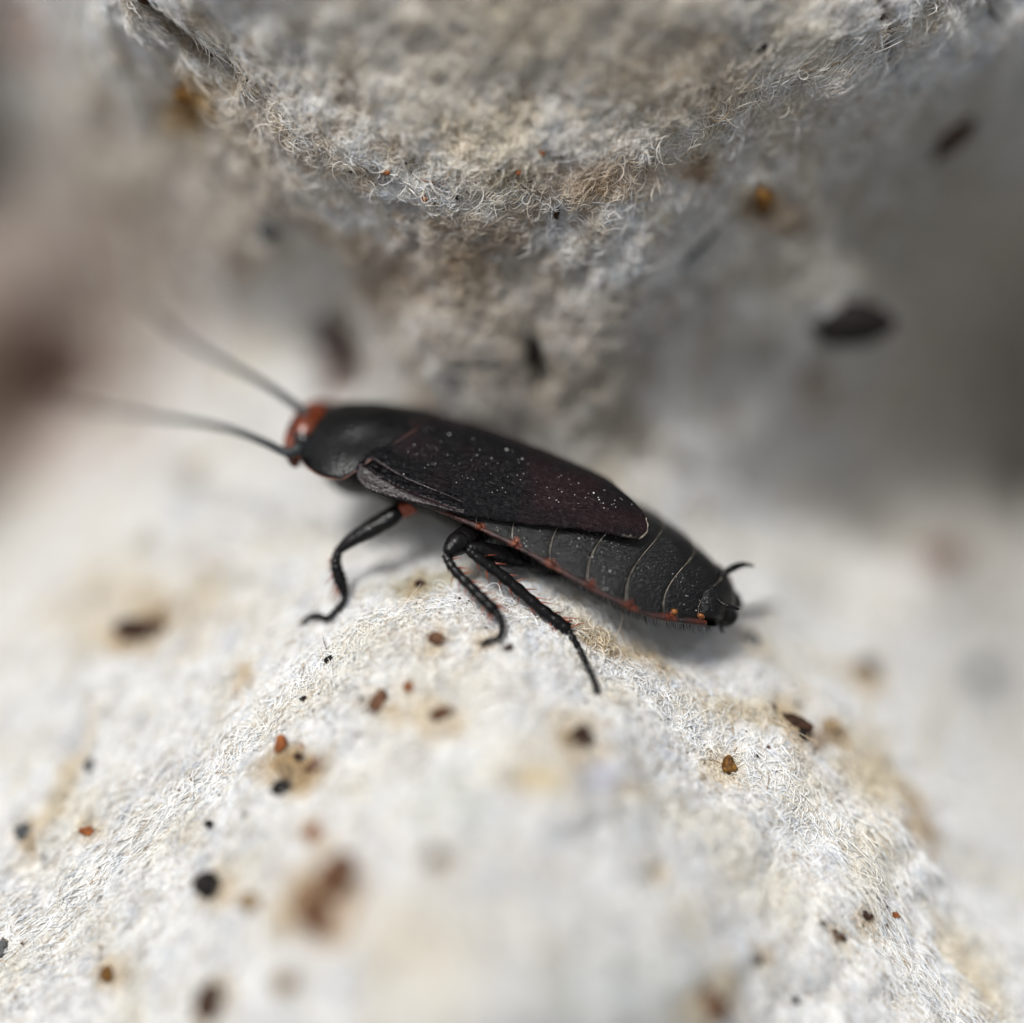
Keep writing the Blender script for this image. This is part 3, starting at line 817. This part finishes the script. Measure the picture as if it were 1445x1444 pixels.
nf = len(rim)
v, f = tube_data(rim, [0.024] * nf, 7, caps=False)
mesh_obj('pronotum_rim', v, f, M_RIM, pron)
# the red front border of the shield
fb = [k for k in range(len(full)) if full[k][0] > full[:, 0].max() - 0.62]
order = sorted(fb, key=lambda k: full[k][1])
bp = []
for k in order:
    q = cen + (full[k] - cen) * 1.055
    bp.append((q[0] + 0.02, q[1], pron_shape(q[0], q[1]) - 0.10))
v, f = tube_data(bp, [0.08 + 0.33 * math.sin(math.pi * (j + 0.5) / len(bp)) ** 0.7 for j in range(len(bp))], 14, flat=0.7, flatdir=(0, 0, 1))
mesh_obj('front_border', v, f, M_HEAD, pron)

# --- head, tucked under the shield
hx = full[:, 0].max()
hc = np.array([hx - 0.30, 0.25, float(pron_fn(hx - 0.3, 0)) - 0.85])
head = ellipsoid('head', hc, (0.62, 1.25, 0.95), M_HEAD, roach, rot=(0, 0.3, 0), wob=0.03, seed=2)
for sg in (1, -1):
    ellipsoid('eye', hc + np.array([-0.02, sg * 1.05, 0.0]), (0.40, 0.26, 0.52), M_EYE, head)

# --- antennae
def antenna(pts, r0):
    c = catmull([loc(*p) for p in pts], 26); n = len(c)
    rad = [r0 * (1 - 0.6 * k / n) * (1.15 if k < 8 else 1.0) * (1 + 0.07 * (1 if k % 3 else -1)) for k in range(n)]
    v, f = tube_data(c, rad, 9); mesh_obj('antenna', v, f, M_ANT, head)
antenna([(434, 590, 33.3), (424, 578, 33.6), (380, 546, 34.4), (320, 513, 35.6), (262, 480, 37.2), (215, 440, 39.0), (185, 405, 40.5)], 0.150)
antenna([(424, 634, 32.0), (405, 639, 32.3), (370, 623, 32.9), (320, 605, 33.9), (250, 592, 35.4), (170, 582, 37.4), (105, 574, 39.2), (70, 570, 40.5)], 0.145)

# --- legs
def leg(name_parts, spines=None, seed=0):
    first = None
    rg = np.random.default_rng(seed)
    root = None
    for (nm, pts, rads, mat, flat) in name_parts:
        c = catmull([loc(*p) for p in pts], 8)
        t = np.linspace(0, 1, len(c)); r = np.interp(t, np.linspace(0, 1, len(rads)), rads)
        r = r * (1 + (0.10 if nm == 'tibia' else 0.20 if nm == 'tarsus' else 0.02) * np.sin(np.arange(len(c)) * 1.9 + seed))
        v, f = tube_data(c, r, 12, flat=flat)
        o = mesh_obj(nm, v, f, mat, root or roach)
        if root is None: root = o
        if nm == 'tarsus':
            e0, e1 = c[-3], c[-1]; dd_ = (e1 - e0) / np.linalg.norm(e1 - e0)
            vv_ = to_local(CAMPOS) - e1; vv_ /= np.linalg.norm(vv_); sv = np.cross(dd_, vv_); sv /= np.linalg.norm(sv)
            cl = [tube_data(catmull([e1, e1 + dd_ * 0.10 + sv * g_ * 0.07, e1 + dd_ * 0.13 + sv * g_ * 0.14 - vv_ * 0.08], 4), np.linspace(r[-1] * 0.45, 0.006, 9), 6) for g_ in (1, -1)]
            v, f = join_data(cl); mesh_obj('claw', v, f, M_LEG, root)
    if spines:
        for (p0, p1, n, sides, ln, r_) in spines:
            a0, a1 = loc(*p0), loc(*p1); ax = (a1 - a0); L = np.linalg.norm(ax); ax /= L
            view = to_local(CAMPOS) - a0; view /= np.linalg.norm(view)
            sidev = np.cross(ax, view); sidev /= np.linalg.norm(sidev)
            dat = []
            for k in range(n):
                tt = (k + rg.uniform(0.1, 0.8)) / n
                for sd_ in sides:
                    b = a0 + ax * L * tt + sidev * sd_ * r_
                    d = sidev * sd_ * rg.uniform(0.5, 1.1) + ax * rg.uniform(0.3, 1.2) + view * rg.normal(0, 0.6); d /= np.linalg.norm(d)
                    l = ln * rg.uniform(0.7, 1.3)
                    dat.append(tube_data([b - d * 0.04, b + d * l * 0.5, b + d * l + ax * 0.03], [0.030, 0.018, 0.004], 5))
            v, f = join_data(dat)
            o = mesh_obj('spines', v, f, M_SPINE, root); tag(o, kind='stuff')
    return root
def sd_(px, py, off=0.0): return surf_depth(px, py) + off
# which side of the leg is which: +1 / -1 chosen by eye
leg([('leg', [(600, 705, 32.4), (584, 712, 32.3), (567, 722, 32.25)], [0.30, 0.26, 0.24], M_SPOT, 1),
     ('femur', [(568, 716, 32.3), (550, 730, 32.25), (520, 748, 32.2), (495, 763, 32.2), (478, 777, 32.2)], [0.22, 0.33, 0.31, 0.24, 0.15], M_LEG, 0.8),
     ('tibia', [(478, 775, 32.2), (474, 795, 32.2), (480, 818, 32.25), (486, 836, 32.3)], [0.13, 0.17, 0.21, 0.14], M_LEG, 0.9),
     ('tarsus', [(486, 832, 32.3), (485, 848, 32.3), (473, 863, sd_(473, 863, -.32)), (461, 873, sd_(461, 873, -.3)), (449, 869, sd_(449, 869, -.3)), (437, 871, sd_(437, 871, -.28)), (428, 879, sd_(428, 879, -.22))],
      [0.13, 0.11, 0.095, 0.085, 0.09, 0.085, 0.09], M_LEG, 1)],
    spines=[((474, 785, 32.2), (484, 842, 32.3), 13, (1,), 0.34, 0.12)], seed=1)
leg([('leg', [(680, 745, 32.0), (665, 755, 31.7), (650, 765, 31.3)], [0.42, 0.40, 0.36], M_LEG, 1),
     ('femur', [(662, 758, 31.5), (645, 768, 31.2), (632, 780, 30.95)], [0.34, 0.36, 0.20], M_LEG, 1),
     ('tibia', [(629, 783, 30.9), (640, 803, 30.8), (668, 832, 30.65), (698, 862, 30.5)], [0.13, 0.14, 0.15, 0.17], M_LEG, 1),
     ('tarsus', [(698, 860, 30.5), (706, 874, 30.45), (708, 890, 30.4), (702, 901, sd_(702, 901, -.25)), (690, 904, sd_(690, 904, -.22)), (682, 908, sd_(682, 908, -.16))],
      [0.12, 0.10, 0.085, 0.075, 0.075, 0.07], M_LEG, 1)],
    spines=[((632, 790, 30.9), (700, 866, 30.5), 8, (1, -1), 0.33, 0.10), ((690, 852, 30.5), (704, 868, 30.5), 2, (1, -1), 0.36, 0.14)], seed=2)
leg([('leg', [(790, 800, 32.6), (765, 795, 32.2), (745, 790, 31.8)], [0.35, 0.38, 0.32], M_LEG, 1),
     ('femur', [(760, 794, 32.1), (735, 790, 31.8), (705, 784, 31.5), (680, 776, 31.2), (662, 772, 31.05)], [0.30, 0.36, 0.35, 0.27, 0.18], M_LEG, 0.85),
     ('tibia', [(660, 776, 31.0), (672, 785, 31.0), (715, 818, 31.0), (760, 857, 31.0), (800, 888, 30.95)], [0.12, 0.16, 0.17, 0.17, 0.20], M_LEG, 1),
     ('tarsus', [(798, 886, 30.95), (806, 897, 30.9), (819, 920, 30.8), (830, 943, min(30.7, sd_(830, 943, -.3))), (838, 960, sd_(838, 960, -.25)), (842, 974, sd_(842, 974, -.18))],
      [0.13, 0.10, 0.095, 0.085, 0.08, 0.09], M_LEG, 1)],
    spines=[((675, 788, 31.0), (795, 884, 30.95), 9, (1, -1), 0.34, 0.13), ((785, 876, 30.95), (806, 894, 30.9), 3, (1, -1), 0.5, 0.16)], seed=3)
# the three legs of the far side; only the hind foot shows, out beyond the tail
leg([('leg', [(800, 760, 34.2), (850, 780, 35.0)], [0.3, 0.26], M_LEG, 1),
     ('femur', [(850, 780, 34.8), (900, 800, 34.8), (950, 822, 34.6)], [0.26, 0.28, 0.16], M_LEG, 1),
     ('tibia', [(950, 822, 34.6), (990, 845, 34.8), (1035, 858, 35.0)], [0.14, 0.15, 0.12], M_LEG, 1),
     ('tarsus', [(1035, 858, sd_(1035, 858, -.25)), (1060, 862, sd_(1060, 862, -.25)), (1080, 856, sd_(1080, 856, -.15)), (1094, 856, sd_(1094, 856, -.08))], [0.10, 0.10, 0.10, 0.11], M_LEG, 1)], seed=4)
for (sx_, sy_, kx, ky, fx, fy, d0) in [(680, 690, 650, 660, 655, 640, 33.8), (560, 640, 530, 625, 540, 612, 34.6)]:
    dd = sd_(fx, fy, -.1)
    leg([('leg', [(sx_, sy_, d0), (kx, ky, d0 + 0.5)], [0.26, 0.24], M_LEG, 1),
         ('femur', [(kx + 8, ky + 6, d0 + 0.4), (kx, ky, d0 + 0.9)], [0.24, 0.16], M_LEG, 1),
         ('tibia', [(kx, ky, d0 + 0.9), (kx + 2, ky - 4, (d0 + 0.9 + dd) / 2), (fx, fy + 4, dd - 0.1)], [0.13, 0.14, 0.10], M_LEG, 1),
         ('tarsus', [(fx, fy + 4, dd - 0.1), (fx - 3, fy + 2, dd), (fx - 6, fy + 4, dd)], [0.08, 0.07, 0.06], M_LEG, 1)], seed=5)

# ------------------------------------------------------------------ crumbs and specks lying on the pulp
# (px, py, half length px, half width px, angle, material, name, label, category)
CR = [
 (295, 1252, 21, 18, 20, M_CR_BLACK, 'pellet', 'round black pellet with a brown edge at the lower left', 'pellet'),
 (302, 1416, 20, 26, 0, M_CR_DARK, 'pellet', 'dark brown pellet at the bottom edge left of centre', 'pellet'),
 (296, 1163, 8, 6, 0, M_CR_BLACK, 'speck', 'tiny black speck above the round black pellet', 'speck'),
 (198, 888, 30, 17, 5, M_CR_DARK, 'crumb', 'blurred dark brown crumb left of the front leg', 'crumb'),
 (222, 866, 14, 8, -30, M_CR_TAN, 'crumb', 'tan flake leaning on the blurred dark brown crumb', 'crumb'),
 (398, 1112, 14, 11, 0, M_CR_BLACK, 'crumb', 'black crumb at the foot of a tan crumb cluster', 'crumb'),
 (405, 1090, 13, 9, 60, M_CR_TAN, 'crumb', 'grey tan crumb in the middle of the crumb cluster', 'crumb'),
 (397, 1052, 8, 10, 0, M_CR_RUST, 'crumb', 'orange crumb topping the tan crumb cluster', 'crumb'),
 (418, 1068, 8, 7, 0, M_CR_DARK, 'crumb', 'small brown crumb inside the tan crumb cluster', 'crumb'),
 (440, 1078, 14, 8, -40, M_CR_BROWN, 'crumb', 'brown crumb on the right side of the crumb cluster', 'crumb'),
 (531, 990, 20, 10, -62, M_CR_BROWN, 'crumb', 'brown rod shaped crumb leaning right below the middle foot', 'crumb'),
 (577, 970, 7, 8, 0, M_CR_RUST, 'crumb', 'small orange crumb right of the brown rod shaped crumb', 'crumb'),
 (624, 1008, 16, 9, -10, M_CR_BROWN, 'crumb', 'blurred brown crumb right of the rod shaped one', 'crumb'),
 (618, 903, 13, 9, 5, M_CR_BROWN, 'crumb', 'brown oval crumb left of the middle foot', 'crumb'),
 (717, 916, 8, 5, 0, M_CR_DARK, 'crumb', 'small dark crumb right of the middle foot', 'crumb'),
 (820, 1042, 15, 19, 20, M_CR_DARK, 'pellet', 'dark oval pellet below the hind foot', 'pellet'),
 (797, 1046, 7, 14, 0, M_CR_TAN, 'crumb', 'amber tan crumb left of the dark oval pellet', 'crumb'),
 (1028, 1080, 10, 12, 20, M_CR_AMBER, 'crumb', 'sharp amber brown crumb nested in the fibres at right', 'crumb'),
 (1125, 1018, 20, 9, 25, M_CR_DARK, 'crumb', 'dark brown crumb on the tan patch at right', 'crumb'),
 (1132, 1036, 10, 6, 20, M_CR_BLACK, 'crumb', 'black crumb just under the dark brown one on the tan patch', 'crumb'),
 (1092, 998, 5, 4, 0, M_CR_BLACK, 'speck', 'tiny black speck above the tan patch', 'speck'),
 (1172, 1026, 12, 8, 10, M_CR_TAN, 'crumb', 'tan crumb right of the dark ones on the patch', 'crumb'),
 (1062, 905, 10, 13, 20, M_CR_GREY, 'crumb', 'blurred grey crumb below the tail', 'crumb'),
 (1222, 950, 13, 13, 0, M_CR_DARK, 'crumb', 'blurred brown crumb far right of the tail', 'crumb'),
 (1378, 945, 18, 14, 0, M_CR_GREY, 'crumb', 'faint blurred grey crumb near the right edge', 'crumb'),
 (1332, 792, 20, 17, 0, M_CR_BROWN, 'crumb', 'faint blurred brown crumb in the shaded right hollow', 'crumb'),
 (1222, 1292, 9, 7, 30, M_CR_DARK, 'crumb', 'glossy dark crumb on the right flank of the near dome', 'crumb'),
 (1266, 1291, 6, 4, 30, M_CR_RUST, 'crumb', 'small rusty crumb right of the glossy dark crumb', 'crumb'),
 (1182, 1320, 12, 5, 35, M_CR_DARK, 'crumb', 'long dark crumb below the glossy dark crumb', 'crumb'),
 (1158, 1304, 8, 4, 30, M_CR_BLACK, 'crumb', 'thin black crumb at the upper end of the long dark one', 'crumb'),
 (1073, 1351, 10, 9, 20, M_CR_DARK, 'crumb', 'dark reddish crumb on the lower right of the near dome', 'crumb'),
 (1126, 1412, 7, 5, 0, M_CR_BLACK, 'speck', 'small black speck at the bottom right', 'speck'),
 (1007, 1418, 19, 16, 0, M_CR_BROWN, 'crumb', 'blurred brown and red crumb at the bottom edge right of centre', 'crumb'),
 (1003, 1404, 9, 6, 0, M_CR_RUST, 'crumb', 'red tip on the blurred crumb at the bottom edge', 'crumb'),
 (616, 1209, 15, 12, 0, M_CR_DARK, 'crumb', 'blurred dark crumb at the centre of the near dome', 'crumb'),
 (446, 1180, 12, 12, 0, M_CR_RUST, 'crumb', 'blurred orange crumb above the brown flakes on the near dome', 'crumb'),
 (480, 1236, 24, 26, 20, M_CR_BROWN, 'flake', 'upper blurred brown flake on the near dome', 'flake'),
 (450, 1292, 26, 22, 40, M_CR_BROWN, 'flake', 'lower blurred tan brown flake on the near dome', 'flake'),
 (360, 1274, 18, 12, 0, M_CR_TAN, 'flake', 'pale tan flake right of the round black pellet', 'flake'),
 (402, 1383, 16, 14, 0, M_CR_TAN, 'flake', 'faint tan flake near the bottom left of the near dome', 'flake'),
 (126, 1176, 9, 7, 0, M_CR_RUST, 'crumb', 'small rusty crumb among streaked fibres at left', 'crumb'),
 (34, 1176, 13, 11, 30, M_CR_GREY, 'crumb', 'grey blue crumb near the left edge', 'crumb'),
 (148, 1374, 10, 10, 30, M_CR_AMBER, 'crumb', 'small amber crumb low at left', 'crumb'),
 (130, 1082, 6, 10, 10, M_CR_GREY, 'crumb', 'thin grey crumb on the left flank of the near dome', 'crumb'),
 (510, 985, 4, 4, 0, M_CR_BLACK, 'speck', 'pinpoint black speck left of the rod shaped crumb', 'speck'),
 (463, 930, 7, 4, -30, M_CR_BLACK, 'speck', 'black sliver below the front foot', 'speck'),
 (424, 984, 6, 4, -30, M_CR_BLACK, 'speck', 'black sliver at lower left of the front foot', 'speck'),
 (594, 826, 9, 5, 0, M_CR_DARK, 'crumb', 'small dark crumb in fluff between front and middle legs', 'crumb'),
 (1196, 456, 57, 32, -3, M_CR_BLACK, 'pellet', 'large blurred black pellet in the right hollow', 'pellet'),
 (1074, 276, 14, 17, 10, M_CR_AMBER, 'crumb', 'amber and dark crumb on the upper right slope', 'crumb'),
 (1078, 294, 8, 10, 0, M_CR_BLACK, 'crumb', 'dark lower bit of the amber crumb on the upper slope', 'crumb'),
 (1338, 188, 34, 14, -58, M_CR_DARK, 'crumb', 'blurred dark brown elongated crumb at the upper right', 'crumb'),
 (384, 321, 13, 14, 0, M_CR_GREY, 'crumb', 'round grey blurred crumb on the left slope below the upper cone', 'crumb'),
 (266, 132, 20, 13, 10, M_CR_AMBER, 'crumb', 'amber blurred crumb at the upper left', 'crumb'),
 (545, 245, 5, 4, 0, M_CR_RUST, 'crumb', 'small orange crumb in the frayed rim at upper left', 'crumb'),
 (598, 283, 5, 5, 0, M_CR_RUST, 'crumb', 'orange crumb hanging in the frayed rim', 'crumb'),
 (764, 216, 5, 4, 0, M_CR_RUST, 'crumb', 'orange crumb on the upper cone above the rim', 'crumb'),
 (732, 244, 5, 3, 0, M_CR_RUST, 'crumb', 'small dark orange crumb just above the rim centre', 'crumb'),
 (785, 305, 4, 11, 5, M_CR_DARK, 'crumb', 'thin dark crumb caught below the rim centre', 'crumb'),
 (110, 545, 30, 15, 20, M_CR_DARK, 'pellet', 'blurred dark pellet in the left hollow at the antenna tip', 'pellet'),
 (1441, 690, 22, 30, 0, M_CR_BLACK, 'pellet', 'blurred black pellet cut by the right edge', 'pellet'),
 (1078, 70, 8, 5, -30, M_CR_BLACK, 'speck', 'black speck on the upper cone right of centre', 'speck'),
 (2, 1340, 6, 14, 10, M_CR_GREY, 'crumb', 'blue grey crumb cut by the left edge at the bottom', 'crumb'),
]
for k, (px, py, a, b_, an, mat, nm, lab, cat) in enumerate(CR):
    p, n = surf(np.array([px]), np.array([py])); p = p[0]; n = n[0]
    d = float((p - CAMPOS) @ LOOK)
    ra, rb = a * d / F, b_ * d / F
    rc = min(ra, rb) * 0.9
    vw = (CAMPOS - p); vw /= np.linalg.norm(vw)
    n = n + 1.2 * vw; n /= np.linalg.norm(n)
    bm = bmesh.new(); bmesh.ops.create_icosphere(bm, subdivisions=3 if max(a, b_) > 9 else 2, radius=1.0)
    co = np.array([v.co[:] for v in bm.verts])
    co = co * (1 + (0.14 if nm == 'pellet' else 0.8) * noise3(co * 1.1 + k * 5.3, 1.0, k) + (0.16 if nm == 'pellet' else 0.40) * noise3(co * 2.4 + k, 1.0, k + 50) + 0.20 * noise3(co * 6 + k, 1.0, k + 90))[:, None]
    # tangent frame that follows the seen direction
    th = math.radians(an); dirw = RC @ np.array([math.cos(th), -math.sin(th), 0.0])
    t1 = dirw - n * (dirw @ n); t1 /= np.linalg.norm(t1); t2 = np.cross(n, t1)
    vw = (CAMPOS - p); vw /= np.linalg.norm(vw)
    # the piece is as wide across the slope as it looks, allowing for the slope's tilt
    fs = np.linalg.norm(t1 - vw * (t1 @ vw)); fs2 = np.linalg.norm(t2 - vw * (t2 @ vw))
    ra /= max(0.55, fs); rb /= max(0.55, fs2)
    co = (co[:, :1] * ra * t1 + co[:, 1:2] * rb * t2 + co[:, 2:] * rc * n)
    for v, q in zip(bm.verts, co): v.co = q
    me = bpy.data.meshes.new(nm); bm.to_mesh(me); bm.free(); me.materials.append(mat)
    me.polygons.foreach_set('use_smooth', [True] * len(me.polygons))
    o = bpy.data.objects.new(nm, me); COL.objects.link(o); o.location = p + n * (rc * 0.45 + 0.03)
    tag(o, lab, cat)

# slivers, dark strips for shaded cracks, and single long fibres
SL = [
 ('sliver', [(962, 380), (975, 362), (992, 345), (1010, 320)], 0.11, M_CR_GREY, 'blue grey blurred sliver on the right slope below the upper cone', 'sliver'),
 ('sliver', [(1235, -10), (1248, 20), (1258, 50), (1255, 78)], 0.10, M_CR_DARK, 'dark strip for the shade in a crack at the upper right', 'sliver'),  # added strip, its dark colour stands for shade inside the crack
 ('sliver', [(190, 8), (225, 32), (262, 58), (298, 80)], 0.13, M_CR_DARK, 'dark brown strip for the shade in a tear at the upper left', 'sliver'),  # added strip, painted dark as the shade down the tear line
 ('thread', [(588, 254), (600, 258), (618, 258), (634, 262)], 0.018, M_CR_RUST, 'thin red brown thread lying along the frayed rim', 'thread'),
 ('thread', [(1390, -5), (1402, 15), (1414, 34)], 0.05, M_CR_DARK, 'short dark thread in the top right corner', 'thread'),
 ('thread', [(675, 1000), (700, 990), (716, 984)], 0.02, M_CR_RUST, 'faint red thread on the near dome below the middle foot', 'thread'),
]
for nm, pts, r_, mat, lab, cat in SL:
    w = []
    for (x, y) in pts:
        p, n = surf(np.array([x]), np.array([y]), r_ * 0.6 + 0.03); w.append(p[0])
    c = catmull(w, 8); c0 = c[0].copy()
    rr = [r_ * (0.35 + 0.65 * math.sin(math.pi * (k + .5) / len(c))) * (1 + 0.25 * math.sin(k * 1.7)) for k in range(len(c))]
    v, f = tube_data(c - c0, rr, 8)
    o = mesh_obj(nm, v, f, mat); o.location = c0
    tag(o, lab, cat)

# fine grit caught between the fibres: far too small and many to count
rg_ = np.random.default_rng(12)
gv, gf, gm = [], [], []
for k in range(900):
    if k < 600: x, y = rg_.uniform(-30, 1475), rg_.uniform(780, 1475)
    else: x, y = rg_.uniform(150, 1400), rg_.uniform(-20, 420)
    if rg_.random() < 0.35:
        cx_, cy_, *_r = CR[rg_.integers(0, len(CR))]
        x, y = cx_ + rg_.normal(0, 28), cy_ + rg_.normal(0, 22)
    p, n = surf(np.array([x]), np.array([y]), 0.04)
    r_ = rg_.choice([0.022, 0.035, 0.055, 0.085], p=[0.5, 0.32, 0.14, 0.04])
    v, f = oct_(p[0], r_); b0 = len(gv); gv.extend(v); gf.extend([tuple(i + b0 for i in q) for q in f])
    gm.extend([int(rg_.choice(5, p=[0.22, 0.26, 0.24, 0.12, 0.16]))] * len(f))
grit = mesh_obj('grit', gv, gf, [M_CR_BLACK, M_CR_DARK, M_CR_BROWN, M_CR_RUST, M_CR_TAN], midx=gm, smooth=False)
tag(grit, 'fine dark and rusty grit scattered between the paper fibres', 'grit', kind='stuff')
